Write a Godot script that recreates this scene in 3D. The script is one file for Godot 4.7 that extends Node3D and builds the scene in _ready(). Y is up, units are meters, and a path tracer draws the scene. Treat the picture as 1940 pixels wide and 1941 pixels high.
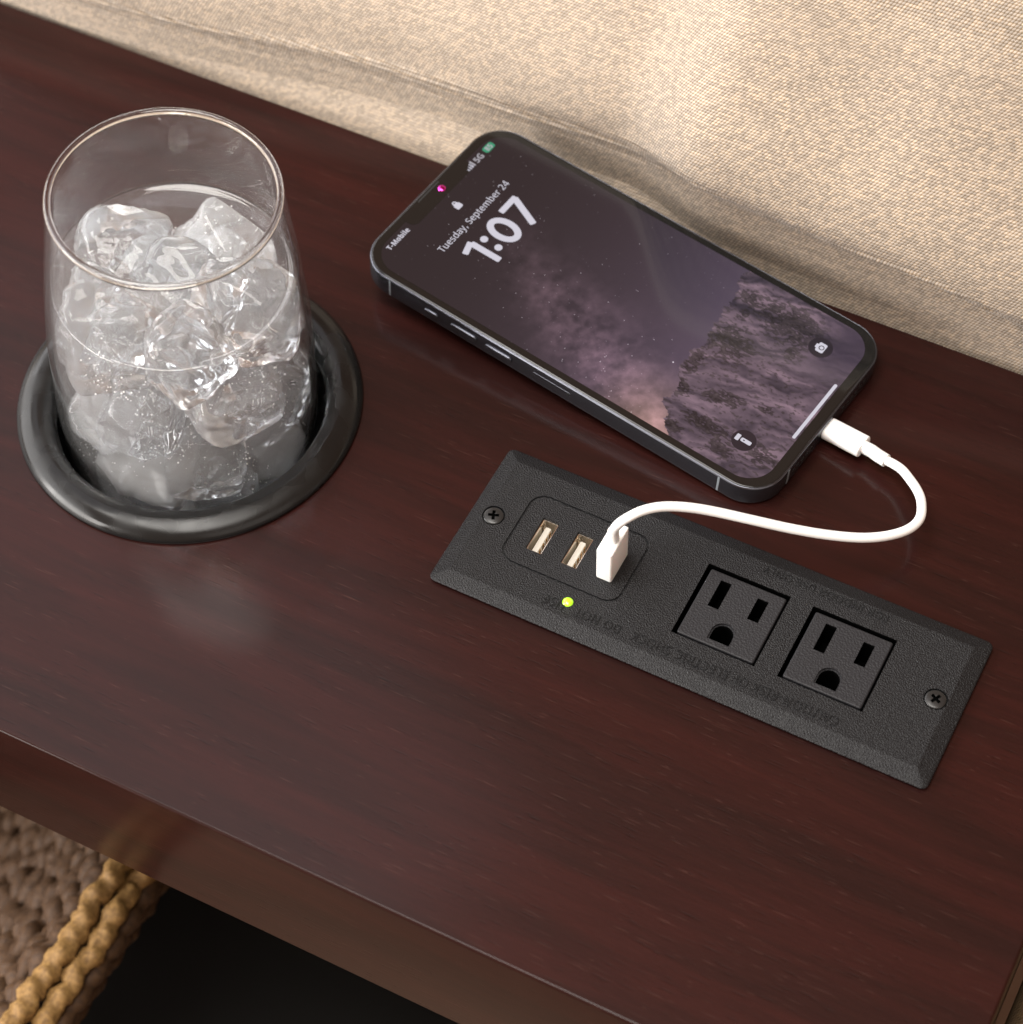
extends Node3D

const MM := 0.001
var names := {}
var M := {}
var rng := RandomNumberGenerator.new()


# ---------------------------------------------------------------- tagging
func numbered(called: String) -> String:
	if not names.has(called):
		names[called] = 0
		return called
	names[called] += 1
	return "%s_%03d" % [called, names[called]]


func tag(o: Node, label: String, category: String, group := "", kind := "") -> void:
	if label: o.set_meta("label", label)
	if category: o.set_meta("category", category)
	if group: o.set_meta("group", group)
	if kind: o.set_meta("kind", kind)


func thing(called: String, label: String, category: String, at := Vector3.ZERO, group := "") -> Node3D:
	var o := Node3D.new()
	o.name = numbered(called)
	add_child(o)
	o.position = at
	tag(o, label, category, group)
	return o


func put(called: String, mesh: Mesh, mat: Material, parent: Node3D, t := Transform3D()) -> MeshInstance3D:
	var o := MeshInstance3D.new()
	o.name = numbered(called) if parent == self else called
	o.mesh = mesh
	o.material_override = mat
	parent.add_child(o, true)
	o.transform = t
	return o


# ---------------------------------------------------------------- shapes
func tri(st: SurfaceTool, a: Vector3, b: Vector3, c: Vector3) -> void:
	st.add_vertex(a); st.add_vertex(c); st.add_vertex(b)


func quad(st: SurfaceTool, a: Vector3, b: Vector3, c: Vector3, d: Vector3) -> void:
	tri(st, a, b, c); tri(st, a, c, d)


func band(st: SurfaceTool, lo: PackedVector3Array, hi: PackedVector3Array) -> void:
	var n := lo.size()
	for j in n:
		var k := (j + 1) % n
		quad(st, lo[j], lo[k], hi[k], hi[j])


func cap(st: SurfaceTool, ring: PackedVector3Array, up: bool) -> void:
	var c := Vector3.ZERO
	for p in ring: c += p
	c /= ring.size()
	for j in ring.size():
		var k := (j + 1) % ring.size()
		if up: tri(st, c, ring[j], ring[k])
		else: tri(st, c, ring[k], ring[j])


func begin() -> SurfaceTool:
	var st := SurfaceTool.new()
	st.begin(Mesh.PRIMITIVE_TRIANGLES)
	return st


func finish(st: SurfaceTool) -> ArrayMesh:
	st.generate_normals()
	return st.commit()


# rounded rectangle in x,z, counter-clockwise from above
func rrect(w: float, d: float, r: float, y := 0.0, n := 6, at := Vector2.ZERO) -> PackedVector3Array:
	var out := PackedVector3Array()
	r = maxf(minf(r, minf(w, d) * 0.5 - 1e-6), 1e-5)
	var cs := [Vector2(1, 1), Vector2(-1, 1), Vector2(-1, -1), Vector2(1, -1)]
	for q in 4:
		for i in n + 1:
			var a := PI / 2 * (q + float(i) / n)
			var p := Vector2(cs[q].x * (w / 2 - r) + r * cos(a), cs[q].y * (d / 2 - r) + r * sin(a))
			out.append(Vector3(at.x + p.x, y, at.y - p.y))
	return out


# stack of rounded rectangles: layers are [y, inset]; hard lists bands that keep sharp edges
func slab(w: float, d: float, r: float, layers: Array, n := 6, at := Vector2.ZERO, flat := false, caps := 3) -> ArrayMesh:
	var st := begin()
	var prev := PackedVector3Array()
	for i in layers.size():
		var ring := rrect(w - 2 * layers[i][1], d - 2 * layers[i][1], r - layers[i][1], layers[i][0], n, at)
		if i == 0:
			if caps & 1:
				st.set_smooth_group(99)
				cap(st, ring, false)
		else:
			st.set_smooth_group(-1 if flat else 1)
			band(st, prev, ring)
		prev = ring
	if caps & 2:
		st.set_smooth_group(98)
		cap(st, prev, true)
	return finish(st)


# box with all edges rounded a little, standing on y0
func block(w: float, h: float, d: float, r: float, at := Vector3.ZERO, cr := -1.0) -> ArrayMesh:
	var L := []
	for i in 5:
		var a := PI / 2 * i / 4.0
		L.append([at.y + r - r * cos(a), r - r * sin(a)])
	for i in 5:
		var a := PI / 2 * i / 4.0
		L.append([at.y + h - r + r * sin(a), r - r * cos(a)])
	return slab(w, d, r if cr < 0 else cr, L, 5, Vector2(at.x, at.z))


# profile of Vector2(radius, y); goes up the outside
func lathe(profile: Array, seg := 96, wave = null) -> ArrayMesh:
	var st := begin()
	st.set_smooth_group(1)
	var prev := PackedVector3Array()
	for i in profile.size():
		var ring := PackedVector3Array()
		for j in seg:
			var a := TAU * j / seg
			var r: float = profile[i].x
			if wave != null: r = wave.call(r, profile[i].y, a, i)
			ring.append(Vector3(r * cos(a), profile[i].y, -r * sin(a)))
		if i > 0: band(st, prev, ring)
		elif profile[0].x < 2e-5: cap(st, ring, false)
		prev = ring
	if profile[-1].x < 2e-5: cap(st, prev, profile[-1].y > profile[-2].y - 1e-9 or profile[-1].y > profile[0].y)
	return finish(st)


func smooth_path(pts: Array, per: int) -> PackedVector3Array:
	var out := PackedVector3Array()
	var n := pts.size()
	for i in n - 1:
		var a: Vector3 = pts[maxi(i - 1, 0)]
		var b: Vector3 = pts[i]
		var c: Vector3 = pts[i + 1]
		var d: Vector3 = pts[mini(i + 2, n - 1)]
		for k in per:
			out.append(b.cubic_interpolate(c, a, d, float(k) / per))
	out.append(pts[n - 1])
	return out


func tube(path: PackedVector3Array, radius, seg := 20, closed := false) -> ArrayMesh:
	var st := begin()
	st.set_smooth_group(1)
	var n := path.size()
	var up := Vector3.UP
	var prev := PackedVector3Array()
	var first := PackedVector3Array()
	var side := Vector3.ZERO
	for i in n:
		var t: Vector3 = (path[(i + 1) % n] - path[(i - 1 + n) % n]) if closed else (path[mini(i + 1, n - 1)] - path[maxi(i - 1, 0)])
		t = t.normalized()
		if i == 0:
			up = Vector3.UP if absf(t.y) < 0.9 else Vector3.RIGHT
			side = up.cross(t).normalized()
		else:
			side = (side - t * side.dot(t)).normalized()
		var b := t.cross(side)
		var ring := PackedVector3Array()
		for j in seg:
			var a := TAU * j / seg
			var r: float = radius.call(float(i) / (n - 1), a)
			ring.append(path[i] + side * cos(a) * r + b * sin(a) * r)
		if i > 0: band(st, prev, ring)
		else: first = ring
		prev = ring
	if closed: band(st, prev, first)
	else:
		st.set_smooth_group(2)
		cap(st, first, false)
		st.set_smooth_group(3)
		cap(st, prev, true)
	return finish(st)


func csg_box(parent: CSGMesh3D, size: Vector3, at: Vector3, cut := true, m: Material = null) -> CSGBox3D:
	var b := CSGBox3D.new()
	b.size = size
	b.position = at
	b.operation = CSGShape3D.OPERATION_SUBTRACTION if cut else CSGShape3D.OPERATION_UNION
	b.name = "cut"
	b.material = m if m else parent.material
	parent.add_child(b, true)
	return b


func csg_mesh(called: String, mesh: Mesh, mat: Material, parent: Node3D) -> CSGMesh3D:
	var c := CSGMesh3D.new()
	c.name = numbered(called) if parent == self else called
	c.mesh = mesh
	c.material = mat
	parent.add_child(c, true)
	return c


# an outline in x,z cut downwards: y from top to bottom
func csg_cut(parent: CSGMesh3D, mesh: Mesh, m: Material = null) -> void:
	var c := CSGMesh3D.new()
	c.mesh = mesh
	c.operation = CSGShape3D.OPERATION_SUBTRACTION
	c.name = "cut"
	c.material = m if m else parent.material
	parent.add_child(c, true)


func csg_hole(parent: CSGMesh3D, r: float, h: float, at: Vector3, sides := 96) -> void:
	var c := CSGCylinder3D.new()
	c.radius = r
	c.height = h
	c.sides = sides
	c.position = at
	c.operation = CSGShape3D.OPERATION_SUBTRACTION
	c.name = "cut"
	c.material = parent.material
	parent.add_child(c, true)


func prism(outline: PackedVector3Array, y0: float, y1: float) -> ArrayMesh:
	var st := begin()
	var lo := PackedVector3Array()
	var hi := PackedVector3Array()
	for p in outline:
		lo.append(Vector3(p.x, y0, p.z)); hi.append(Vector3(p.x, y1, p.z))
	st.set_smooth_group(1); cap(st, lo, false)
	st.set_smooth_group(2); band(st, lo, hi)
	st.set_smooth_group(3); cap(st, hi, true)
	return finish(st)


# ---------------------------------------------------------------- materials
func mat(called: String, srgb: Color, rough: float, metal := 0.0, spec := 0.5) -> StandardMaterial3D:
	var m := StandardMaterial3D.new()
	m.resource_name = called
	m.albedo_color = srgb
	m.roughness = rough
	m.metallic = metal
	m.metallic_specular = spec
	M[called] = m
	return m


func lin(r: float, g: float, b: float) -> Color:
	return Color(r, g, b).linear_to_srgb()


func noise(seed_: int, freq: float, oct := 3, type := FastNoiseLite.TYPE_SIMPLEX_SMOOTH) -> FastNoiseLite:
	var n := FastNoiseLite.new()
	n.seed = seed_
	n.frequency = freq
	n.noise_type = type
	n.fractal_octaves = oct
	n.fractal_type = FastNoiseLite.FRACTAL_FBM if oct > 1 else FastNoiseLite.FRACTAL_NONE
	return n


func noise_tex(seed_: int, freq: float, size := 512, oct := 3, normal := 0.0, type := FastNoiseLite.TYPE_SIMPLEX_SMOOTH) -> NoiseTexture2D:
	var t := NoiseTexture2D.new()
	t.width = size; t.height = size
	t.seamless = true
	t.noise = noise(seed_, freq, oct, type)
	if normal > 0.0:
		t.as_normal_map = true
		t.bump_strength = normal
	return t


func img_tex(w: int, h: int, data: PackedByteArray, fmt := Image.FORMAT_RGB8) -> ImageTexture:
	return ImageTexture.create_from_image(Image.create_from_data(w, h, false, fmt, data))


func wood_textures() -> Array:
	var W := 2048
	var H := 1024
	var col := PackedByteArray(); col.resize(W * H * 3)
	var bmp := PackedByteArray(); bmp.resize(W * H)
	var n1 := noise(11, 1.0, 3)
	var n2 := noise(12, 1.0, 2)
	var n3 := noise(13, 1.0, 2)
	var streak := PackedFloat32Array()
	# pores: short dashes along the grain
	var pores := PackedFloat32Array(); pores.resize(W * H)
	rng.seed = 5
	for i in 9000:
		var x := rng.randi_range(0, W - 1)
		var y := rng.randi_range(0, H - 1)
		if n3.get_noise_2d(x * 0.002, y * 0.012) < rng.randf_range(-0.5, 0.35): continue
		var l := rng.randi_range(6, 34)
		var s := rng.randf_range(0.25, 1.0) * (1.0 if rng.randf() < 0.62 else -0.75)
		var slope := rng.randf_range(-0.04, 0.06)
		for k in l:
			var f := sin(PI * (k + 0.5) / l) * s
			var yy := int(y + k * slope + H) % H
			var at := yy * W + (x + k) % W
			pores[at] = f if absf(f) > absf(pores[at]) else pores[at]
	for y in H:
		for x in W:
			var wx := absf(float(x) / W * 2.0 - 1.0)
			var warp := n2.get_noise_2d(wx * 2.0, y * 0.008) * 9.0
			var a := n1.get_noise_2d(wx * 2.2, (y + warp) * 0.035)
			var b := n1.get_noise_2d(wx * 9.0 + 40.0, (y + warp) * 0.16)
			var c := n3.get_noise_2d(wx * 1.4 + 9.0, (y + warp) * 0.010)
			var fine := n2.get_noise_2d(wx * 40.0 + 7.0, y * 0.45)
			var v := 1.0 + 0.15 * a + 0.13 * b + 0.10 * fine
			var redder := clampf(0.5 + 0.9 * c + 0.35 * a, 0.0, 1.0)
			var p := pores[y * W + x]
			if p > 0.0: v *= 1.0 - 0.45 * p
			var r := (0.0130 + 0.0060 * redder) * v
			var g := (0.0036 + 0.0005 * redder) * v
			var bl := (0.0029 + 0.0003 * redder) * v
			if p < 0.0:
				r += 0.022 * -p; g += 0.012 * -p; bl += 0.009 * -p
			var o := (y * W + x) * 3
			var q := Color(maxf(r, 0.002), maxf(g, 0.001), maxf(bl, 0.001)).linear_to_srgb()
			col[o] = int(q.r * 255); col[o + 1] = int(q.g * 255); col[o + 2] = int(q.b * 255)
			bmp[y * W + x] = clampi(int(170 + 18 * fine + 14 * b - 110 * absf(p)), 0, 255)
	return [img_tex(W, H, col), img_tex(W, H, bmp, Image.FORMAT_L8)]


func weave_textures() -> Array:
	var N := 1152
	var NX := 104
	var NY := 124
	var col := PackedByteArray(); col.resize(N * N * 3)
	var bmp := PackedByteArray(); bmp.resize(N * N)
	var tone := PackedFloat32Array()
	rng.seed = 21
	for i in NX * NY: tone.append(rng.randf_range(-1, 1))
	var yarn := PackedFloat32Array()
	for i in NY: yarn.append(rng.randf_range(-1, 1))
	var slub := noise(31, 1.0, 2)
	for y in N:
		var fy := float(y) / N * NY
		for x in N:
			var fx := float(x) / N * NX
			# slightly slanted floats, every other row shifted by half a stitch
			var row := int(fy)
			var vy := fy - row - 0.5
			var sx := fx + 0.5 * (row & 1) + vy * 0.55
			var cx := int(floor(sx))
			var vx := sx - cx - 0.5
			var ci := posmod(cx, NX)
			var h := clampf(1.0 - pow(absf(vx) * 2.0, 2.2) * 0.95 - pow(absf(vy) * 2.0, 2.6) * 0.85, 0.0, 1.0)
			var t: float = tone[row % NY * NX + ci]
			var fib := slub.get_noise_2d(absf(float(x) / N - 0.5) * 160.0, absf(float(y) / N - 0.5) * 460.0)
			var v := 0.50 + 0.285 * sqrt(h) + 0.075 * t + 0.015 * yarn[row % NY] + 0.08 * fib
			var warm := clampf(1.0 - 1.3 * h + 0.3 * maxf(0, t), 0.0, 1.0)
			var o := (y * N + x) * 3
			col[o] = clampi(int(212 * v), 0, 255)
			col[o + 1] = clampi(int((200 - 16 * warm) * v), 0, 255)
			col[o + 2] = clampi(int((187 - 36 * warm) * v), 0, 255)
			bmp[y * N + x] = clampi(int(40 + 190 * h + 14 * fib), 0, 255)
	return [img_tex(N, N, col), img_tex(N, N, bmp, Image.FORMAT_L8)]


# night sky over a snowy slope, 1024 along the phone (u) by 512 across (v)
func wallpaper() -> ImageTexture:
	var W := 1280
	var H := 600
	var col := PackedByteArray(); col.resize(W * H * 3)
	var nA := noise(41, 1.0, 5)
	var nB := noise(42, 1.0, 4)
	var nC := noise(43, 1.0, 5)
	var patches := [[-37.9, -5.9, 7.0, 6.0], [-25.5, -23.0, 11.0, 6.5], [-33.5, -24.5, 5.5, 4.0], [-27.7, 23.0, 7.5, 2.4], [-8.5, 22.5, 4.5, 3.2], [-26.8, 11.3, 4.5, 2.2], [-41.0, 16.0, 3.2, 2.6], [-31.3, 13.2, 3.4, 2.0], [-19.9, 27.2, 4.0, 2.8], [-17.0, 8.0, 2.2, 1.2], [-42.0, -24.0, 4.0, 2.6], [-36.0, 29.0, 4.0, 1.8], [-43.0, 6.0, 2.0, 5.0], [-21.0, -14.0, 3.0, 3.0], [-41.0, -17.0, 1.6, 2.6]]
	var rx := PackedFloat32Array([-34, -31, -26, -18, -8, 8, 23, 31, 34])
	var ry := PackedFloat32Array([-49.5, -48.6, -47.6, -46.6, -46.2, -44.6, -41.5, -37.5, -34.5])
	for x in W:
		var u := -144.0 + 141.6 * (x + 0.5) / W
		for y in H:
			var v := -33.4 + 66.8 * (y + 0.5) / H
			var k := 0
			while k < 7 and v > rx[k + 1]: k += 1
			var edge := lerpf(ry[k], ry[k + 1], clampf((v - rx[k]) / (rx[k + 1] - rx[k]), 0, 1)) + 3.2 * nA.get_noise_2d(v * 0.12, 5.0) + 1.2 * nA.get_noise_2d(v * 0.6, 9.0)
			var r: float
			var g: float
			var b: float
			# sky
			var t := clampf((u + 144.0) / 100.0, 0, 1)
			r = lerpf(47, 88, t * t); g = lerpf(41, 76, t * t); b = lerpf(45, 92, t * t)
			# the band of the galaxy runs from the middle towards the near lower corner
			var bc := lerpf(-4.0, 30.0, clampf((u + 128.0) / 82.0, 0, 1.3))
			var bw := lerpf(7.0, 16.0, t)
			var band_ := exp(-pow((v - bc) / bw, 2)) * smoothstep(0.12, 0.75, t)
			var cloud := 0.5 + 0.75 * nB.get_noise_2d(u * 0.06, v * 0.06) + 0.45 * nA.get_noise_2d(u * 0.22, v * 0.22)
			var m := band_ * clampf(cloud, 0.0, 1.4)
			r += 62 * m; g += 46 * m; b += 50 * m
			var dusk := smoothstep(-66, -40, u) * smoothstep(6, 36, v)
			r += 40 * dusk; g += 28 * dusk; b += 6 * dusk
			var grain := nC.get_noise_2d(u * 6.0, v * 6.0) * (2.0 + 10.0 * m)
			r += grain; g += grain; b += grain
			if u > edge:
				# a snow slope lit softly from one side, crags of rock standing out of it
				var warp := nB.get_noise_2d(u * 0.06 + 70.0, v * 0.06)
				var wu := u + 5.0 * warp
				var wv := v + 0.30 * u + 4.0 * nB.get_noise_2d(u * 0.05, v * 0.07 + 30.0)
				var fold := nB.get_noise_2d(wu * 0.022, wv * 0.075)
				var fold2 := nB.get_noise_2d(wu * 0.022, (wv + 1.6) * 0.075)
				var light := clampf(0.55 + 1.5 * (fold2 - fold) + 0.30 * fold + 0.10 * nA.get_noise_2d(u * 0.3, v * 0.5), 0.0, 1.3)
				r = 60 + 74 * light; g = 53 + 59 * light; b = 63 + 62 * light
				var fall := smoothstep(4.0, -20.0, v + 0.25 * (u + 20.0)) * smoothstep(-24.0, -9.0, u)
				r = lerpf(r, 68, 0.8 * fall); g = lerpf(g, 58, 0.8 * fall); b = lerpf(b, 72, 0.8 * fall)
				var rock := -0.25
				for q in patches:
					var du: float = (u - q[0]) / q[2]
					var dv: float = (v - q[1]) / q[3]
					var dd := du * du + dv * dv
					if dd < 4.0: rock = maxf(rock, 1.0 - dd * 0.62)
				# ribs of rock: ridged noise stretched down the slope
				var rib := 1.0 - 2.2 * absf(nA.get_noise_2d(wu * 0.09 + 11.0, wv * 0.34))
				var crag := nC.get_noise_2d(u * 0.35 + 3.0, v * 0.7)
				var dark := smoothstep(0.16, 0.42, 0.50 * rock + 0.46 * rib + 0.80 * crag - 0.16)
				var snow := smoothstep(0.62, 0.95, rib) * smoothstep(0.5, -0.4, crag)
				dark *= 1.0 - 0.55 * snow
				dark = maxf(dark, 0.8 * smoothstep(4.0, 0.2, u - edge) * smoothstep(0.05, 0.25, crag))
				dark *= 1.0 - fall
				var tone := clampf(0.35 + 1.3 * crag + 1.2 * (fold2 - fold), 0.0, 1.5)
				dark *= 0.9
				r = lerpf(r, 40 + 40 * tone, dark); g = lerpf(g, 36 + 34 * tone, dark); b = lerpf(b, 38 + 36 * tone, dark)
			var o := (y * W + x) * 3
			col[o] = clampi(int(r), 0, 255); col[o + 1] = clampi(int(g), 0, 255); col[o + 2] = clampi(int(b), 0, 255)
	rng.seed = 77
	for i in 2600:
		var x := rng.randi_range(1, W - 3)
		var y := rng.randi_range(1, H - 3)
		var u := -144.0 + 141.6 * (x + 0.5) / W
		var v := -33.4 + 66.8 * (y + 0.5) / H
		if u > -50.0 + 0.12 * maxf(v, -10): continue
		var bc := lerpf(-4.0, 30.0, clampf((u + 128.0) / 82.0, 0, 1.3))
		if rng.randf() > 0.35 + 0.65 * exp(-pow((v - bc) / 13.0, 2)): continue
		var s := 18.0 + 130.0 * pow(rng.randf(), 5.0)
		var big := s > 105
		for dx in (2 if s > 40 else 1):
			for dy in (2 if s > 40 else 1):
				var o := ((y + dy) * W + x + dx) * 3
				for c in 3: col[o + c] = mini(255, int(col[o + c] + s * (1.0 if dx + dy == 0 or big else 0.5)))
	# one bright star
	for dx in range(-4, 5):
		for dy in range(-4, 5):
			var o := ((366 + dy + 23) * W + 868 + dx) * 3
			for c in 3: col[o + c] = mini(255, int(col[o + c] + 220 * exp(-(dx * dx + dy * dy) / 3.5)))
	return img_tex(W, H, col)


func make_materials() -> void:
	var w := wood_textures()
	var wood := mat("stained_wood", Color.WHITE, 0.50, 0.0, 0.17)
	wood.albedo_texture = w[0]
	wood.heightmap_enabled = true
	wood.heightmap_texture = w[1]
	wood.heightmap_scale = 0.018
	wood.uv1_triplanar = true
	wood.uv1_world_triplanar = true
	wood.uv1_scale = Vector3(2.0, 4.0, 4.0)
	wood.clearcoat_enabled = true
	wood.clearcoat = 0.42
	wood.clearcoat_roughness = 0.16

	var f := weave_textures()
	var cloth := mat("woven_fabric", Color.WHITE, 0.95, 0.0, 0.2)
	cloth.albedo_texture = f[0]
	cloth.heightmap_enabled = true
	cloth.heightmap_texture = f[1]
	cloth.heightmap_scale = 0.014
	cloth.rim_enabled = true
	cloth.rim = 0.25
	cloth.rim_tint = 0.8

	var seat := mat("seat_fabric", Color(0.80, 0.73, 0.63), 0.95, 0.0, 0.2)
	seat.albedo_texture = f[0]
	seat.uv1_triplanar = true
	seat.uv1_scale = Vector3.ONE / 0.118

	var plastic := mat("textured_black_plastic", lin(0.0065, 0.0066, 0.0076), 0.44, 0.0, 0.36)
	plastic.heightmap_enabled = true
	plastic.heightmap_texture = noise_tex(3, 0.075, 512, 2)
	plastic.heightmap_scale = 0.03
	plastic.uv1_triplanar = true
	plastic.uv1_scale = Vector3(42, 42, 42)
	var face := mat("socket_plastic", lin(0.0135, 0.0135, 0.0155), 0.5, 0.0, 0.36)
	face.heightmap_enabled = true
	face.heightmap_texture = noise_tex(4, 0.06, 512, 2)
	face.heightmap_scale = 0.012
	face.uv1_triplanar = true
	face.uv1_scale = Vector3(36, 36, 36)
	mat("dark_void", lin(0.0012, 0.0012, 0.0012), 0.9, 0.0, 0.1)
	var ring := mat("satin_black", lin(0.009, 0.009, 0.009), 0.30, 0.0, 0.38)
	ring.roughness_texture = noise_tex(8, 0.02, 256, 3)
	ring.roughness = 0.48
	ring.uv1_triplanar = true
	ring.uv1_scale = Vector3(10, 10, 10)
	mat("screw_steel", lin(0.022, 0.022, 0.022), 0.30, 0.3)
	mat("port_steel", lin(0.74, 0.68, 0.60), 0.22, 1.0)
	mat("port_tongue", lin(0.46, 0.44, 0.39), 0.5)
	mat("contact_gold", lin(0.42, 0.24, 0.08), 0.3, 0.9)
	var white := mat("white_plastic", lin(0.82, 0.82, 0.81), 0.38)
	white.subsurf_scatter_enabled = true
	white.subsurf_scatter_strength = 0.05
	mat("white_rubber", lin(0.80, 0.80, 0.79), 0.45)
	mat("phone_frame", lin(0.10, 0.105, 0.125), 0.26, 0.9)
	mat("antenna_band", lin(0.16, 0.18, 0.20), 0.5)
	mat("dark_stain", lin(0.010, 0.009, 0.008), 0.6)
	mat("phone_glass", lin(0.008, 0.008, 0.008), 0.08)
	mat("phone_back", lin(0.03, 0.032, 0.04), 0.35)
	mat("speaker_hole", lin(0.003, 0.003, 0.003), 0.7)
	mat("camera_lens", lin(0.75, 0.06, 0.45), 0.12, 1.0)
	var led := mat("indicator_lens", lin(0.35, 0.6, 0.02), 0.2)
	led.emission_enabled = true
	led.emission = lin(0.30, 0.72, 0.015)
	led.emission_energy_multiplier = 0.45
	led.clearcoat_enabled = true
	led.clearcoat = 1.0
	led.clearcoat_roughness = 0.08
	var scr := mat("screen_picture", Color.BLACK, 0.12)
	scr.emission_enabled = true
	scr.emission = Color.WHITE
	scr.emission_operator = BaseMaterial3D.EMISSION_OP_MULTIPLY
	scr.emission_texture = wallpaper()
	scr.emission_energy_multiplier = 0.75
	for a in [["screen_white", 0.62, 0.60, 0.68], ["screen_grey", 0.42, 0.40, 0.44], ["screen_disc", 0.030, 0.023, 0.030], ["screen_green", 0.05, 0.30, 0.17], ["screen_black", 0.001, 0.001, 0.001]]:
		var s := mat(a[0], Color.BLACK, 0.12)
		s.emission_enabled = true
		s.emission = lin(a[1], a[2], a[3])
		s.emission_energy_multiplier = 0.8
	# glass, ice
	var glass := mat("clear_glass", Color(1, 1, 1, 0.0), 0.0)
	glass.refraction_enabled = true
	glass.refraction_scale = 0.05
	var pane := mat("glass_wall", Color(1, 1, 1, 0.02), 0.0)
	pane.metallic_specular = 0.42
	pane.transparency = BaseMaterial3D.TRANSPARENCY_ALPHA
	for k in 3:
		var ice := mat("ice_%d" % k, Color(0.96, 0.97, 0.98, [0.07, 0.15, 0.28][k]), 0.0)
		ice.refraction_enabled = true
		ice.refraction_scale = 0.031
	mat("bubble", Color(0.95, 0.95, 0.95), 0.3)
	var water := mat("water", Color(1, 1, 1, 0.02), 0.0)
	water.transparency = BaseMaterial3D.TRANSPARENCY_ALPHA
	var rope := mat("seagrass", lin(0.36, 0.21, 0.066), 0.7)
	rope.albedo_texture = noise_tex(71, 0.05, 256, 4)
	var ramp := Gradient.new()
	ramp.set_color(0, Color(0.55, 0.5, 0.42)); ramp.set_color(1, Color(1, 1, 1))
	(rope.albedo_texture as NoiseTexture2D).color_ramp = ramp
	rope.uv1_triplanar = true
	rope.uv1_scale = Vector3(30, 30, 30)
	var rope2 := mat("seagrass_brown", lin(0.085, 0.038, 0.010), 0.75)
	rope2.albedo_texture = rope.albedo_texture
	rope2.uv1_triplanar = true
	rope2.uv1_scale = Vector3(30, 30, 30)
	mat("floor", lin(0.22, 0.14, 0.09), 0.7)


# ---------------------------------------------------------------- the scene
func _ready() -> void:
	# camera
	var cam := Camera3D.new()
	cam.name = "camera"
	cam.transform = Transform3D(Basis(Vector3(0.891562, -0.018769, -0.452509), Vector3(-0.361565, 0.572197, -0.736112), Vector3(0.27274, 0.819901, 0.503363)), Vector3(0.132763, 0.610872, 0.369328))
	cam.near = 0.02
	cam.far = 20.0
	var lens := CameraAttributesPhysical.new()
	lens.frustum_focus_distance = 0.735
	lens.frustum_focal_length = 55.4
	lens.exposure_aperture = 8.0
	cam.attributes = lens
	cam.fov = 24.44
	add_child(cam)
	cam.fov = 24.44
	# surroundings: even light of a bright room
	var env := Environment.new()
	env.background_mode = Environment.BG_COLOR
	env.background_color = Color(0.90, 0.64, 0.45)
	env.background_energy_multiplier = 0.30
	env.tonemap_mode = Environment.TONE_MAPPER_LINEAR
	env.tonemap_exposure = 1.3
	env.sdfgi_enabled = true
	env.ssao_enabled = true
	env.ssil_enabled = true
	var we := WorldEnvironment.new()
	we.name = "surroundings"
	we.environment = env
	add_child(we)
	# a large window-like lamp low at the front left, one overhead and a weak broad one high on the left
	area_lamp("window_light", Vector3(-1.00, 0.36, 0.95), Vector3(-0.10, 0.0, 0.05), Vector2(0.9, 0.6), 2.2, Color(1.0, 0.985, 0.965))
	area_lamp("ceiling_light", Vector3(-0.22, 1.5, 0.28), Vector3(-0.05, 0, -0.02), Vector2(1.2, 0.7), 2.9, Color(1.0, 0.985, 0.96))
	area_lamp("left_light", Vector3(-1.25, 0.55, 0.25), Vector3(-0.1, 0.02, 0), Vector2(1.5, 0.9), 1.7, Color(1.0, 1.0, 1.0))
	area_lamp("right_light", Vector3(1.05, 0.60, 0.75), Vector3(-0.1, 0.02, 0), Vector2(1.4, 1.0), 0.35, Color(1.0, 0.99, 0.97))
	area_lamp("back_light", Vector3(-1.10, 0.58, -0.72), Vector3(-0.1, 0.0, 0.0), Vector2(0.7, 0.4), 0.32, Color(0.97, 0.98, 1.0))
	area_lamp("side_light", Vector3(-0.90, 1.35, -0.30), Vector3(-0.1, 0, 0.05), Vector2(1.0, 0.8), 0.22, Color(0.92, 0.95, 1.0))

	make_materials()
	build_table()
	build_sofa()
	build_cup_holder()
	build_panel()
	build_phone()
	build_cable()
	build_glass()
	build_basket()


func area_lamp(called: String, at: Vector3, to: Vector3, size: Vector2, energy: float, c: Color) -> void:
	var l := AreaLight3D.new()
	l.name = called
	l.area_size = size
	l.light_energy = energy
	l.light_color = c
	l.shadow_enabled = true
	l.area_range = 6.0
	add_child(l)
	l.look_at_from_position(at, to)


const T_BACK := -0.1285
const T_FRONT := 0.1322
const T_RIGHT := 0.1241
const T_LEFT := -0.62
const T_THICK := 0.0597
const RING := Vector3(-0.1844, 0, 0.0014)


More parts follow.
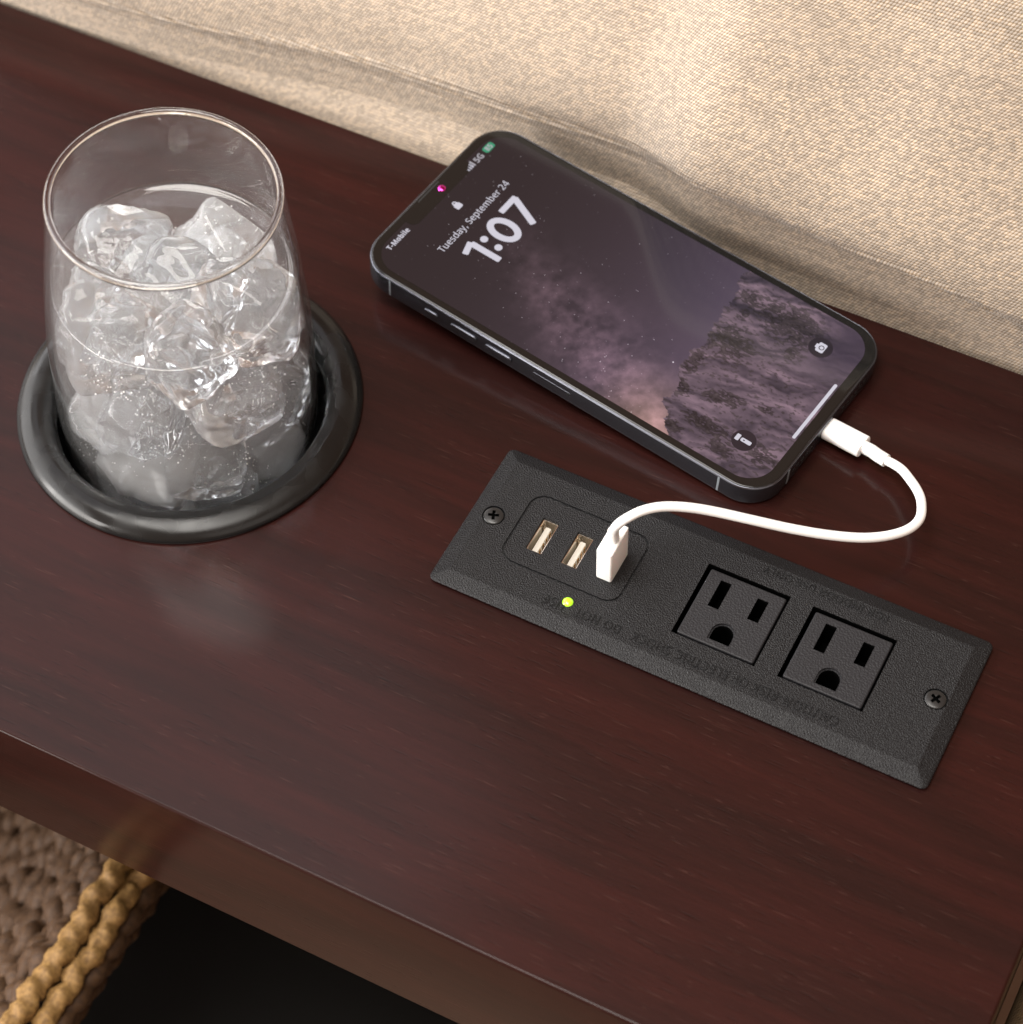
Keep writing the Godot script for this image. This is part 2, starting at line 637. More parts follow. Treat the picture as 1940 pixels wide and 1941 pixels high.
func build_table() -> void:
	var t := thing("console_table", "narrow dark reddish brown wooden console table standing behind the sofa", "table")
	var w := T_RIGHT - T_LEFT
	var d := T_FRONT - T_BACK
	var L := []
	var r := 0.0009
	for i in 4:
		var a := PI / 2 * i / 3.0
		L.append([-T_THICK + r - r * cos(a), r - r * sin(a)])
	for i in 4:
		var a := PI / 2 * i / 3.0
		L.append([-r + r * sin(a), r - r * cos(a)])
	var c := Vector2((T_RIGHT + T_LEFT) / 2, (T_FRONT + T_BACK) / 2)
	var top := csg_mesh("tabletop", slab(w, d, 0.0015, L, 3, c), M.stained_wood, t)
	csg_hole(top, 0.0505, 0.2, Vector3(RING.x, 0, RING.z))
	csg_box(top, Vector3(0.150, 0.2, 0.044), Vector3(0.0004, 0, 0.0013)).rotation.y = -0.00827
	put("back_panel", block(w - 0.02, 0.42, 0.018, 0.001, Vector3(c.x, -T_THICK - 0.421, T_BACK + 0.015)), M.dark_stain, t)
	put("side_panel", block(0.03, 0.42, d - 0.03, 0.001, Vector3(T_RIGHT - 0.02, -T_THICK - 0.421, c.y + 0.012)), M.dark_stain, t)
	put("side_panel", block(0.03, 0.42, d - 0.03, 0.001, Vector3(T_LEFT + 0.02, -T_THICK - 0.421, c.y + 0.012)), M.dark_stain, t)
	put("bottom_shelf", block(w - 0.08, 0.025, d - 0.04, 0.001, Vector3(c.x, -T_THICK - 0.40, c.y + 0.017)), M.dark_stain, t)
	var fl := put("floor", block(3.0, 0.02, 3.0, 0.002, Vector3(0, -0.502, 0.3)), M.floor, self)
	tag(fl, "", "", "", "structure")


func along(k: Array, x: float) -> float:
	var i := 0
	while i < k.size() - 2 and x > k[i + 1][0]: i += 1
	return lerpf(k[i][1], k[i + 1][1], smoothstep(0.0, 1.0, clampf((x - k[i][0]) / (k[i + 1][0] - k[i][0]), 0, 1)))


# the sofa back: it touches the table edge, bulges out a little above it, then leans back; the phone dents it
func cushion_point(x: float, t: float) -> Vector3:
	var hb := along([[-0.80, 0.021], [-0.28, 0.021], [-0.15, 0.022], [-0.100, 0.026], [-0.062, 0.046], [0.0, 0.041], [0.06, 0.032], [0.20, 0.022], [0.70, 0.018]], x)
	var zin := along([[-0.80, -0.1300], [-0.32, -0.1300], [-0.165, -0.1475], [-0.100, -0.1478], [-0.055, -0.1360], [0.0, -0.1350], [0.10, -0.1310], [0.70, -0.1300]], x)
	var lip := along([[-0.80, 0.0015], [-0.30, 0.0015], [-0.16, 0.0020], [-0.10, 0.0030], [-0.060, 0.0170], [0.0, 0.0150], [0.08, 0.007], [0.25, 0.001], [0.70, 0.000]], x)
	var out := zin + lip
	var R := 0.034
	var lean := 0.95
	if t < 0.0: return Vector3(x, t * 0.3, lerpf(zin, -0.1300, minf(1.0, -t * 40.0)) + t * 0.01)
	if t < 1.0: return Vector3(x, hb * t, zin + lip * smoothstep(0.45, 1.0, t))
	var s := (t - 1.0) * 0.40
	var b := minf(s / R, lean)
	var y := hb + R * sin(b)
	var z := out - R * (1 - cos(b))
	if s / R > lean:
		var e := s - R * lean
		y += e * cos(lean); z -= e * sin(lean)
	return Vector3(x, y, z)


func build_sofa() -> void:
	var t := thing("sofa", "beige woven fabric sofa whose cushions touch the table edges", "sofa")
	var st := begin()
	st.set_smooth_group(1)
	var nx := 260
	var ns := 170
	var n := noise(91, 1.0, 3)
	var g := []
	var uvs := []
	var bases := []
	for i in ns + 1:
		var tt := lerpf(-1.0, 2.0, float(i) / ns)
		var row := PackedVector3Array()
		var ur := PackedVector2Array()
		var br := PackedVector3Array()
		for j in nx + 1:
			var x := lerpf(-0.75, 0.62, float(j) / nx)
			var p := cushion_point(x, tt)
			var q := cushion_point(x, tt + 0.004)
			var nrm := Vector3.RIGHT.cross(q - p).normalized()
			if nrm.z < 0: nrm = -nrm
			var s := (tt - 1.0) * 0.40
			var h := 0.0
			# a long ridge with a valley below it
			var rl := 0.088 - 0.05 * (x + 0.05) + 0.005 * sin(x * 17.0 + 1.0)
			h += 0.0062 * exp(-pow((s - rl) / 0.008, 2)) * smoothstep(-0.20, -0.06, x)
			h -= 0.0042 * exp(-pow((s - rl + 0.018) / 0.011, 2)) * smoothstep(-0.20, -0.06, x)
			h += 0.0020 * n.get_noise_2d(x * 5.0, s * 10.0) + 0.0005 * n.get_noise_2d(x * 18.0 + 4.0, s * 42.0)
			br.append(p)
			row.append(p + nrm * h * smoothstep(0.1, 1.2, tt))
			var v := -(p.y * 0.78 - p.z * 0.63) / 0.118
			ur.append(Vector2(x / 0.118, v))
		g.append(row)
		uvs.append(ur)
		bases.append(br)
	for i in ns:
		for j in nx:
			var xs := [[i, j], [i, j + 1], [i + 1, j + 1], [i + 1, j]]
			for k in [0, 2, 1, 0, 3, 2]:
				var a: int = xs[k][0]
				var b: int = xs[k][1]
				st.set_uv(uvs[a][b])
				st.add_vertex(g[a][b])
	put("back_cushion", finish(st), M.woven_fabric, t)
	# piping along the upper seam
	var pts := []
	for k in 24:
		var x := lerpf(-0.30, 0.40, k / 23.0)
		var p := cushion_point(x, 1.0 + (0.168 - 0.10 * (x - 0.02)) / 0.40)
		pts.append(p + Vector3(0, 0.003, 0.003))
	put("piping", tube(smooth_path(pts, 4), func(_t, _a): return 0.0045, 14), M.woven_fabric, t)
	put("seat_cushion", block(0.5, 0.20, 0.62, 0.012, Vector3(T_RIGHT + 0.0025 + 0.25, -0.268, 0.18), 0.02), M.seat_fabric, t)


func build_cup_holder() -> void:
	var t := thing("cup_holder", "round black cup holder ring set into the wooden table around the glass", "cup holder", RING)
	var pr := []
	for p in [[44.0, -2.0], [56.1, 0.15], [56.5, 0.5], [56.4, 1.3], [55.7, 2.5], [54.4, 3.6], [52.6, 4.5], [50.4, 5.0], [48.4, 4.9], [46.8, 4.3], [45.6, 3.3], [44.9, 2.0], [44.6, 0.6], [44.2, -2.0]]:
		pr.append(Vector2(p[0], p[1]) * MM)
	pr[0] = Vector2(50.2, -2.0) * MM
	put("ring", lathe(pr, 144), M.satin_black, t)
	var wl := []
	for p in [[0.01, -47.0], [48.5, -47.0], [49.5, -46.0], [49.9, -1.0], [44.4, -1.0], [44.0, -2.0], [45.5, -12.0], [45.2, -42.0], [43.0, -44.0], [0.01, -44.2]]:
		wl.append(Vector2(p[0], p[1]) * MM)
	put("cup_well", lathe(wl, 96), M.satin_black, t)


func text_mesh(s: String, bold := false, depth := 0.0) -> TextMesh:
	var m := TextMesh.new()
	var f := SystemFont.new()
	f.font_names = PackedStringArray(["Droid Sans"])
	f.font_weight = 700 if bold else 400
	m.font = f
	m.font_size = 64
	m.pixel_size = 0.01
	m.depth = depth
	m.curve_step = 2.0
	m.text = s
	return m


# text lying flat: right and up are directions in the parent, w the wanted length of the line
func text_flat(called: String, s: String, at: Vector3, right: Vector3, up: Vector3, w: float, h_scale: float, depth: float, m: Material, parent: Node3D, bold := false) -> MeshInstance3D:
	var tm := text_mesh(s, bold, 1.0)
	var bb := tm.get_aabb()
	var k := w / bb.size.x
	var b := Basis(right * k, up * k * h_scale, right.cross(up) * depth)
	var c := bb.position + bb.size / 2
	return put(called, tm, m, parent, Transform3D(b, at - b * Vector3(c.x, c.y, 0)))


func build_panel() -> void:
	var t := thing("power_outlet_panel", "black rectangular power panel with sockets and ports set into the table", "power outlet")
	t.rotation.y = -0.00827
	var TOP := 3.3 * MM
	var pl := slab(164.2 * MM, 55.8 * MM, 2.2 * MM, [[-8.0 * MM, 5.0 * MM], [0.05 * MM, 5.0 * MM], [0.1 * MM, 1.3 * MM], [1.15 * MM, 0.15 * MM], [1.4 * MM, 0.0], [1.55 * MM, 0.08 * MM], [1.75 * MM, 0.4 * MM], [TOP - 0.1 * MM, 4.7 * MM], [TOP, 5.1 * MM]], 5, Vector2(0.4, 1.5) * MM, true)
	var f := csg_mesh("faceplate", pl, M.textured_black_plastic, t)
	# the recessed groove round the USB insert
	var gc := Vector2(-45.4, 0.1) * MM
	csg_cut(f, ring_prism(41.2 * MM, 27.6 * MM, 5.2 * MM, 0.75 * MM, gc, TOP - 0.55 * MM, TOP + 1.0 * MM))
	for x in [-56.6, -44.5]:
		csg_box(f, Vector3(5.5, 16, 12.7) * MM, Vector3(x, 0, 0.6) * MM)
	for x in [7.7, 42.5]:
		csg_box(f, Vector3(27.4, 20, 27.7) * MM, Vector3(x, 0, 0.55) * MM, true, M.dark_void)
	for x in [-73.8, 73.9]:
		csg_hole(f, 3.65 * MM, 2.4 * MM, Vector3(x * MM, TOP, 0.55 * MM), 48)
	csg_hole(f, 1.75 * MM, 4 * MM, Vector3(-38.6 * MM, TOP, 18.9 * MM), 32)
	put("socket_housing", block(148 * MM, 26 * MM, 40 * MM, 1 * MM, Vector3(0.4 * MM, -34.2 * MM, 1.5 * MM)), M.dark_void, t)
	# USB ports
	for x in [-56.6, -44.5]:
		var port := Node3D.new()
		port.name = "usb_port"
		t.add_child(port, true)
		port.position = Vector3(x, 0, 0.6) * MM
		var sh := csg_mesh("shell", block(5.35 * MM, 10 * MM, 12.55 * MM, 0.1 * MM, Vector3(0, -7.3 * MM, 0), 0.6 * MM), M.port_steel, port)
		csg_cut(sh, block(4.65 * MM, 11 * MM, 11.85 * MM, 0.1 * MM, Vector3(0, -7.0 * MM, 0), 0.4 * MM))
		put("tongue", block(1.9 * MM, 8.2 * MM, 10.6 * MM, 0.25 * MM, Vector3(-0.2 * MM, -6.9 * MM, 0.5 * MM)), M.port_tongue, port)
		for k in 4:
			put("contact", block(0.25 * MM, 7.0 * MM, 1.0 * MM, 0.08 * MM, Vector3(0.85 * MM, -6.2 * MM, (-3.4 + 2.3 * k) * MM)), M.contact_gold, port)
	# mains sockets
	for x in [7.7, 42.5]:
		var so := Node3D.new()
		so.name = "outlet"
		t.add_child(so, true)
		so.position = Vector3(x + 0.35, 0, 0.75) * MM
		var fc := csg_mesh("outlet_face", block(25.2 * MM, 10 * MM, 25.6 * MM, 0.45 * MM, Vector3(0, -6.75 * MM, 0), 0.7 * MM), M.socket_plastic, so)
		csg_box(fc, Vector3(3.6, 16, 10.2) * MM, Vector3(-6.4, 0.0, -5.0) * MM, true, M.dark_void)
		csg_box(fc, Vector3(3.6, 16, 8.3) * MM, Vector3(6.3, 0.0, -5.0) * MM, true, M.dark_void)
		csg_cut(fc, arch(3.3 * MM, 6.7 * MM, Vector2(0.2, 10.7) * MM, -8 * MM, 8 * MM), M.dark_void)
		csg_cut(fc, arch(3.75 * MM, 7.1 * MM, Vector2(0.2, 10.7) * MM, 2.4 * MM, 8 * MM))
	# screws
	for x in [-73.8, 73.9]:
		var sc := Node3D.new()
		sc.name = "screw"
		t.add_child(sc, true)
		sc.position = Vector3(x * MM, TOP, 0.55 * MM)
		sc.rotation.y = 0.35 if x < 0 else -0.5
		var pr := []
		for p in [[0.01, -1.1], [2.9, -1.1], [3.2, -0.7], [3.25, -0.25], [3.1, -0.02], [2.7, 0.12], [1.6, 0.28], [0.01, 0.34]]:
			pr.append(Vector2(p[0], p[1]) * MM)
		var hd := csg_mesh("screw_head", lathe(pr, 48), M.screw_steel, sc)
		for k in 2:
			var cb := csg_box(hd, Vector3(3.5, 2.0, 1.0) * MM, Vector3(0, 0.25 * MM, 0), true, M.dark_void)
			cb.rotation.y = PI / 2 * k
		csg_hole(hd, 0.75 * MM, 1.6 * MM, Vector3(0, 0.2 * MM, 0), 12)
	# indicator
	var lp := []
	for i in 8:
		var a := PI / 2 * i / 7.0
		lp.append(Vector2(maxf(1.7 * cos(a), 0.001), 0.9 * sin(a)) * MM)
	var led := put("indicator_light", lathe(lp, 32), M.indicator_lens, t)
	led.position = Vector3(-38.6 * MM, TOP - 0.12 * MM, 18.9 * MM)
	# raised lettering, which reads from the far side of the table
	text_flat("raised_lettering", "FOR INDOOR USE ONLY", Vector3(30.3 * MM, TOP - 0.02 * MM, -19.1 * MM), Vector3.LEFT, Vector3.BACK, 41.0 * MM, 1.0, 0.00030, M.textured_black_plastic, t)
	text_flat("raised_lettering", "CAUTION-RISK OF ELECTRIC SHOCK   DO NOT   USE", Vector3(2.9 * MM, TOP - 0.02 * MM, 20.9 * MM), Vector3.LEFT, Vector3.BACK, 97.0 * MM, 1.05, 0.00030, M.textured_black_plastic, t)


func ring_prism(w: float, d: float, r: float, g: float, at: Vector2, y0: float, y1: float) -> ArrayMesh:
	var st := begin()
	st.set_smooth_group(-1)
	var o0 := rrect(w, d, r, y0, 8, at)
	var o1 := rrect(w, d, r, y1, 8, at)
	var i0 := rrect(w - 2 * g, d - 2 * g, r - g, y0, 8, at)
	var i1 := rrect(w - 2 * g, d - 2 * g, r - g, y1, 8, at)
	band(st, o0, o1)
	band(st, o1, i1)
	band(st, i1, i0)
	band(st, i0, o0)
	return finish(st)


# earth-pin opening: flat towards +z, round towards -z
func arch(r: float, h: float, at: Vector2, y0: float, y1: float) -> ArrayMesh:
	var pts := PackedVector3Array()
	pts.append(Vector3(at.x - r, 0, at.y)); pts.append(Vector3(at.x + r, 0, at.y))
	for i in 17:
		var a := PI * i / 16.0
		pts.append(Vector3(at.x + r * cos(a), 0, at.y - (h - r) - r * sin(a)))
	return prism(pts, y0, y1)


const PS := 0.00109399


func pu(u: float, v: float, y := 0.0) -> Vector3:
	return Vector3(u, y, v) * PS


func build_phone() -> void:
	var t := thing("smartphone", "dark smartphone lying screen up on the table with a lit lock screen", "phone")
	t.transform = Transform3D(Basis(Vector3(0.9863654, -0.05607869, 0.15472062), Vector3(0.05540126, 0.99842635, 0.0086902), Vector3(-0.15496448, 0, 0.98792004)), Vector3(0.00659828, 0.0004, -0.07669874))
	var LN := 146.7 * PS
	var WD := 71.5 * PS
	var c := Vector2(-73.35 * PS, 0)
	var R := 11.3 * PS
	var k := PS
	put("frame", slab(LN, WD, R, [[0.05 * k, 1.6 * k], [0.0, 0.9 * k], [0.2 * k, 0.3 * k], [0.55 * k, 0.02 * k], [0.9 * k, 0.0], [7.1 * k, 0.0], [7.25 * k, 0.04 * k], [7.55 * k, 0.28 * k], [7.64 * k, 0.45 * k], [7.64 * k, 0.6 * k], [7.4 * k, 0.66 * k]], 14, c), M.phone_frame, t)
	put("front_glass", slab(LN, WD, R, [[7.2 * k, 0.62 * k], [7.68 * k, 0.62 * k], [7.8 * k, 0.75 * k], [7.84 * k, 1.0 * k], [7.85 * k, 1.4 * k]], 14, c), M.phone_glass, t)
	put("back_glass", slab(LN, WD, R, [[-0.1 * k, 1.6 * k], [0.3 * k, 1.4 * k]], 14, c), M.phone_back, t)
	# camera block on the back, which lifts the far end
	var cb := put("camera_block", block(34 * k, 8.0 * k, 34 * k, 1.0 * k, pu(-122, -14.5, -7.6), 8 * k), M.phone_back, t)
	cb.name = "camera_block"
	# display
	var st := begin()
	var ring := rrect(139.4 * k, 65.4 * k, 8.6 * k, 7.9 * k, 14, Vector2(-73.5 * k, 0))
	var cen := Vector3(-73.5 * k, 7.9 * k, 0)
	var uvf := func(p: Vector3) -> Vector2: return Vector2((p.x / k + 144.0) / 141.6, (p.z / k + 33.4) / 66.8)
	for j in ring.size():
		var n := (j + 1) % ring.size()
		for p in [cen, ring[n], ring[j]]:
			st.set_uv(uvf.call(p)); st.set_normal(Vector3.UP); st.add_vertex(p)
	var disp := put("display_screen", st.commit(), M.screen_picture, t)
	var Y0 := 7.93 * k
	var Y1 := 7.96 * k
	# notch with speaker slit and front camera
	var notch := put("notch", prism(rrect(5.9 * k, 31.0 * k, 2.6 * k, 0, 6, Vector2(-142.6, -0.6) * k), Y0 - 0.02 * k, Y1), M.phone_glass, t)
	put("earpiece_slit", prism(rrect(0.5 * k, 10.5 * k, 0.24 * k, 0, 4, Vector2(-144.9, 1.0) * k), 7.86 * k, 7.99 * k), M.speaker_hole, t)
	var lp := []
	for i in 6:
		var a := PI / 2 * i / 5.0
		lp.append(Vector2(maxf(1.3 * cos(a), 0.001), 0.5 * sin(a)) * k)
	put("front_camera", lathe(lp, 24), M.camera_lens, t, Transform3D(Basis(), pu(-142.4, -2.6, 7.97)))
	# lock-screen print: reads with its right towards -z and its top towards -x
	var RT := Vector3(0, 0, -1)
	var UPD := Vector3(-1, 0, 0)
	text_flat("date_text", "Tuesday, September 24", pu(-127.6, 0.4, 7.93), RT, UPD, 34.6 * k, 1.0, 0.03 * k, M.screen_white, disp)
	text_flat("carrier_text", "T-Mobile", pu(-141.0, 21.6, 7.93), RT, UPD, 10.0 * k, 1.0, 0.03 * k, M.screen_white, disp, true)
	text_flat("network_text", "5G", pu(-140.7, -19.5, 7.93), RT, UPD, 3.5 * k, 1.0, 0.03 * k, M.screen_grey, disp, true)
	var digits := []
	# 1, 0 and 7 as thick strokes, in (v, u)
	var one := begin()
	stroke(one, [Vector2(-121.9, 9.6), Vector2(-111.6, 9.6)], 2.15, Y0, Y1)
	stroke(one, [Vector2(-122.5, 9.6), Vector2(-121.2, 13.9)], 2.0, Y0, Y1)
	put("clock_digit", finish(one), M.screen_white, disp)
	var zero := begin()
	var loop := []
	for i in 41:
		var a := TAU * i / 40.0
		loop.append(Vector2(-117.3 + 4.75 * sin(a), -0.75 + 3.05 * cos(a)))
	stroke(zero, loop, 2.2, Y0, Y1, false)
	put("clock_digit", finish(zero), M.screen_white, disp)
	var seven := begin()
	stroke(seven, [Vector2(-122.2, -6.0), Vector2(-122.2, -13.3)], 2.0, Y0, Y1)
	stroke(seven, [Vector2(-122.0, -12.9), Vector2(-111.7, -8.2)], 2.15, Y0 + 0.01 * k, Y1 + 0.01 * k)
	put("clock_digit", finish(seven), M.screen_white, disp)
	for u in [-120.0, -114.6]:
		put("clock_colon", prism(rrect(2.5 * k, 2.5 * k, 1.25 * k, 0, 6, Vector2(u, 5.9) * k), Y0, Y1), M.screen_white, disp)
	# padlock
	var lock := begin()
	stroke(lock, [Vector2(-135.3, -0.9), Vector2(-135.3, 0.9)], 0.5, Y0, Y1, false)
	var sh := []
	for i in 13:
		var a := PI * i / 12.0
		sh.append(Vector2(-135.1 - 1.15 * sin(a), 0.68 * cos(a)))
	stroke(lock, sh, 0.42, Y0, Y1, false)
	put("padlock_icon", finish(lock), M.screen_white, disp)
	put("padlock_icon", prism(rrect(2.0 * k, 2.5 * k, 0.4 * k, 0, 4, Vector2(-134.1, 0) * k), Y0, Y1), M.screen_white, disp)
	for i in 4:
		var h := 0.9 + 0.5 * i
		put("signal_bar", prism(rrect(h * k, 0.62 * k, 0.15 * k, 0, 2, Vector2(-139.7 - h / 2, -13.6 - 0.95 * i) * k), Y0, Y1), M.screen_grey if i == 3 else M.screen_white, disp)
	put("battery_icon", prism(rrect(2.5 * k, 4.4 * k, 0.8 * k, 0, 4, Vector2(-140.8, -24.9) * k), Y0, Y1), M.screen_green, disp)
	text_flat("battery_text", "85", pu(-140.8, -24.9, 7.97), RT, UPD, 2.6 * k, 1.0, 0.03 * k, M.screen_grey, disp, true)
	put("home_bar", prism(rrect(1.05 * k, 24.0 * k, 0.5 * k, 0, 5, Vector2(-4.9, -0.1) * k), Y0, Y1), M.screen_white, disp)
	# camera and torch buttons
	for q in [[-15.8, -20.9], [-15.9, 21.1]]:
		put("screen_button", prism(rrect(7.4 * k, 7.4 * k, 3.7 * k, 0, 8, Vector2(q[0], q[1]) * k), Y0 - 0.01 * k, Y1 - 0.02 * k), M.screen_disc, disp)
	var Z0 := Y1
	var Z1 := Y1 + 0.03 * k
	put("camera_icon", prism(rrect(2.6 * k, 3.6 * k, 0.5 * k, 0, 4, Vector2(-15.6, -20.9) * k), Z0, Z1), M.screen_white, disp)
	put("camera_icon", prism(rrect(0.8 * k, 1.6 * k, 0.25 * k, 0, 3, Vector2(-17.1, -20.9) * k), Z0, Z1), M.screen_white, disp)
	var lensr := begin()
	var lo := []
	for i in 25: lo.append(Vector2(-15.5 + 0.75 * sin(TAU * i / 24.0), -20.9 + 0.75 * cos(TAU * i / 24.0)))
	stroke(lensr, lo, 0.28, Z1, Z1 + 0.02 * k, false)
	put("camera_icon", finish(lensr), M.screen_disc, disp)
	put("torch_icon", prism(rrect(1.3 * k, 2.3 * k, 0.3 * k, 0, 3, Vector2(-18.0, 21.1) * k), Z0, Z1), M.screen_white, disp)
	put("torch_icon", prism(rrect(3.4 * k, 1.35 * k, 0.4 * k, 0, 3, Vector2(-15.2, 21.1) * k), Z0, Z1), M.screen_white, disp)
	put("torch_icon", prism(rrect(0.6 * k, 0.4 * k, 0.19 * k, 0, 3, Vector2(-15.9, 21.1) * k), Z1, Z1 + 0.02 * k), M.screen_disc, disp)
	# buttons on the near long side
	var side := WD / 2
	for b in [["mute_switch", -117.7, 5.0, 1.7], ["volume_button", -105.6, 9.6, 2.2], ["volume_button", -92.8, 9.8, 2.2]]:
		var m := block(b[2] * k, 1.1 * k, b[3] * k, 0.35 * k, Vector3(0, -0.5 * k, 0), b[3] * 0.5 * k)
		put(b[0], m, M.phone_frame, t, Transform3D(Basis(Vector3.RIGHT, Vector3.BACK, Vector3.DOWN), Vector3(b[1] * k, 4.0 * k, side)))
	put("sim_tray", block(14.0 * k, 0.3 * k, 1.7 * k, 0.1 * k, Vector3(0, -0.22 * k, 0), 0.8 * k), M.phone_frame, t, Transform3D(Basis(Vector3.RIGHT, Vector3.BACK, Vector3.DOWN), Vector3(-73.5 * k, 4.0 * k, side)))
	put("sim_pin_hole", prism(rrect(1.1 * k, 1.1 * k, 0.55 * k, 0, 4), -0.2 * k, 0.12 * k), M.speaker_hole, t, Transform3D(Basis(Vector3.RIGHT, Vector3.BACK, Vector3.DOWN), Vector3(-67.6 * k, 4.0 * k, side)))
	for q in [[-133.4, 1], [-14.9, 1], [-133.4, -1], [-14.9, -1]]:
		put("antenna_band", block(0.7 * k, 6.6 * k, 0.5 * k, 0.05 * k, Vector3(q[0] * k, 0.6 * k, q[1] * (side - 0.2 * k))), M.antenna_band, t)
	put("antenna_band", block(0.5 * k, 6.6 * k, 1.0 * k, 0.05 * k, Vector3(-0.2 * k, 0.6 * k, 21.5 * k)), M.antenna_band, t)
	for q in [-21.0, -18.6, -16.2, -13.8, -11.4, -9.0, 9.0, 11.4, 13.8, 16.2, 18.6]:
		put("speaker_hole", prism(rrect(1.5 * k, 1.5 * k, 0.75 * k, 0, 4), -0.2 * k, 0.05 * k), M.speaker_hole, t, Transform3D(Basis(Vector3.FORWARD, Vector3.RIGHT, Vector3.DOWN), Vector3(0, 3.9 * k, q * k)))


# a thick flat line through points (u, v) of the phone, ends square with small rounding
func stroke(st: SurfaceTool, pts: Array, w: float, y0: float, y1: float, ends := true) -> void:
	var k := PS
	var closed: bool = pts[0].distance_to(pts[-1]) < 1e-4
	var n := pts.size()
	var left := PackedVector2Array()
	var right := PackedVector2Array()
	for i in n:
		var a: Vector2 = pts[i - 1] if i > 0 else (pts[n - 2] if closed else pts[0])
		var b: Vector2 = pts[i + 1] if i < n - 1 else (pts[1] if closed else pts[n - 1])
		var d := (b - a).normalized()
		var nn := Vector2(-d.y, d.x) * w / 2
		left.append(pts[i] + nn); right.append(pts[i] - nn)
	if ends:
		# chamfer the corners of the ends
		var d0: Vector2 = (pts[1] - pts[0]).normalized()
		var d1: Vector2 = (pts[n - 1] - pts[n - 2]).normalized()
		var c := w * 0.14
		var p0: Vector2 = pts[0] - d0 * c
		var p1: Vector2 = pts[n - 1] + d1 * c
		var n0 := Vector2(-d0.y, d0.x) * (w / 2 - c)
		var n1 := Vector2(-d1.y, d1.x) * (w / 2 - c)
		left.insert(0, p0 + n0); right.insert(0, p0 - n0)
		left.append(p1 + n1); right.append(p1 - n1)
	st.set_smooth_group(-1)
	for i in left.size() - 1:
		var q := [left[i], right[i], right[i + 1], left[i + 1]]
		var lo := PackedVector3Array()
		var hi := PackedVector3Array()
		for p in q:
			lo.append(Vector3(p.x * k, y0, p.y * k)); hi.append(Vector3(p.x * k, y1, p.y * k))
		var up: bool = (hi[1] - hi[0]).cross(hi[2] - hi[0]).y > 0
		if up: quad(st, hi[0], hi[1], hi[2], hi[3])
		else: quad(st, hi[3], hi[2], hi[1], hi[0])
		if up:
			quad(st, lo[0], lo[1], hi[1], hi[0]) if i == 0 else null
			quad(st, lo[1], lo[2], hi[2], hi[1])
			quad(st, lo[3], lo[0], hi[0], hi[3])


const CORD := [
	Vector3(-0.0318, 0.0225, 0.0016), Vector3(-0.0312, 0.0262, 0.0022), Vector3(-0.0297, 0.0300, 0.0022), Vector3(-0.0275, 0.0325, 0.0006), Vector3(-0.0243, 0.0338, -0.0027),
	Vector3(-0.0198, 0.0335, -0.0067), Vector3(-0.0135, 0.0320, -0.0107), Vector3(-0.0062, 0.0295, -0.0145), Vector3(0.0044, 0.0260, -0.0190),
	Vector3(0.0152, 0.0220, -0.0239), Vector3(0.0257, 0.0185, -0.0291), Vector3(0.0351, 0.0160, -0.0345), Vector3(0.0417, 0.0145, -0.0399),
	Vector3(0.0460, 0.0135, -0.0455), Vector3(0.0473, 0.0125, -0.0513), Vector3(0.0456, 0.0115, -0.0573), Vector3(0.0429, 0.0105, -0.0617),
	Vector3(0.0387, 0.0093, -0.0659), Vector3(0.0342, 0.0080, -0.0695), Vector3(0.0285, 0.0069, -0.0714)]


func build_cable() -> void:
	var t := thing("charging_cable", "white charging cable looping from the power panel to the phone", "cable")
	put("cord", tube(smooth_path(CORD, 8), func(_t, _a): return 0.00150, 20), M.white_rubber, t)
	var pb := put("usb_plug", block(5.3 * MM, 14.7 * MM, 12.2 * MM, 0.5 * MM, Vector3.ZERO, 0.7 * MM), M.white_plastic, t)
	pb.transform = Transform3D(Basis(Vector3.UP, -0.00827), Vector3(-32.4 * MM, 3.5 * MM, 0.7 * MM))
	put("usb_tip", block(4.4 * MM, 6.5 * MM, 11.0 * MM, 0.2 * MM, Vector3(-32.4 * MM, -2.8 * MM, 0.7 * MM)), M.port_steel, t)
	put("strain_relief", tube(smooth_path([Vector3(-0.0322, 0.0175, 0.0010), Vector3(-0.0320, 0.0205, 0.0013), Vector3(-0.0318, 0.0240, 0.0017)], 4), func(a, _a): return lerpf(0.00185, 0.00175, a), 20), M.white_plastic, t)
	var a := Vector3(0.0070, 0.0045, -0.0767)
	var b := Vector3(0.0204, 0.0056, -0.0740)
	var c := Vector3(0.0290, 0.0067, -0.0713)
	var ax := (b - a).normalized()
	var zz := ax.cross(Vector3.UP).normalized()
	var body := block(7.9 * MM, a.distance_to(b), 4.7 * MM, 0.35 * MM, Vector3.ZERO, 2.0 * MM)
	put("phone_plug", body, M.white_plastic, t, Transform3D(Basis(zz, ax, zz.cross(ax)), a))
	put("strain_relief", tube(PackedVector3Array([b - ax * 0.001, b + ax * 0.003, b.lerp(c, 0.6), c]), func(_t, _a): return 0.00215, 20), M.white_plastic, t)


# ---------------------------------------------------------------- the tumbler and its ice
const PROFILE := [[-38.0, 0.01], [-38.0, 26.0], [-37.2, 32.0], [-35.0, 36.0], [-30.0, 39.0], [-22.0, 40.8], [-12.0, 41.9], [0.0, 42.4], [10.0, 42.4], [20.0, 42.1], [30.0, 41.9], [40.0, 41.4], [50.0, 40.6], [60.0, 39.6], [70.0, 38.4], [80.0, 37.0], [90.0, 35.8], [96.6, 35.05]]


func wall(y: float) -> float:
	for i in range(1, PROFILE.size() - 1):
		if y <= PROFILE[i + 1][0]:
			return lerpf(PROFILE[i][1], PROFILE[i + 1][1], clampf((y - PROFILE[i][0]) / (PROFILE[i + 1][0] - PROFILE[i][0] + 1e-6), 0, 1))
	return 35.0


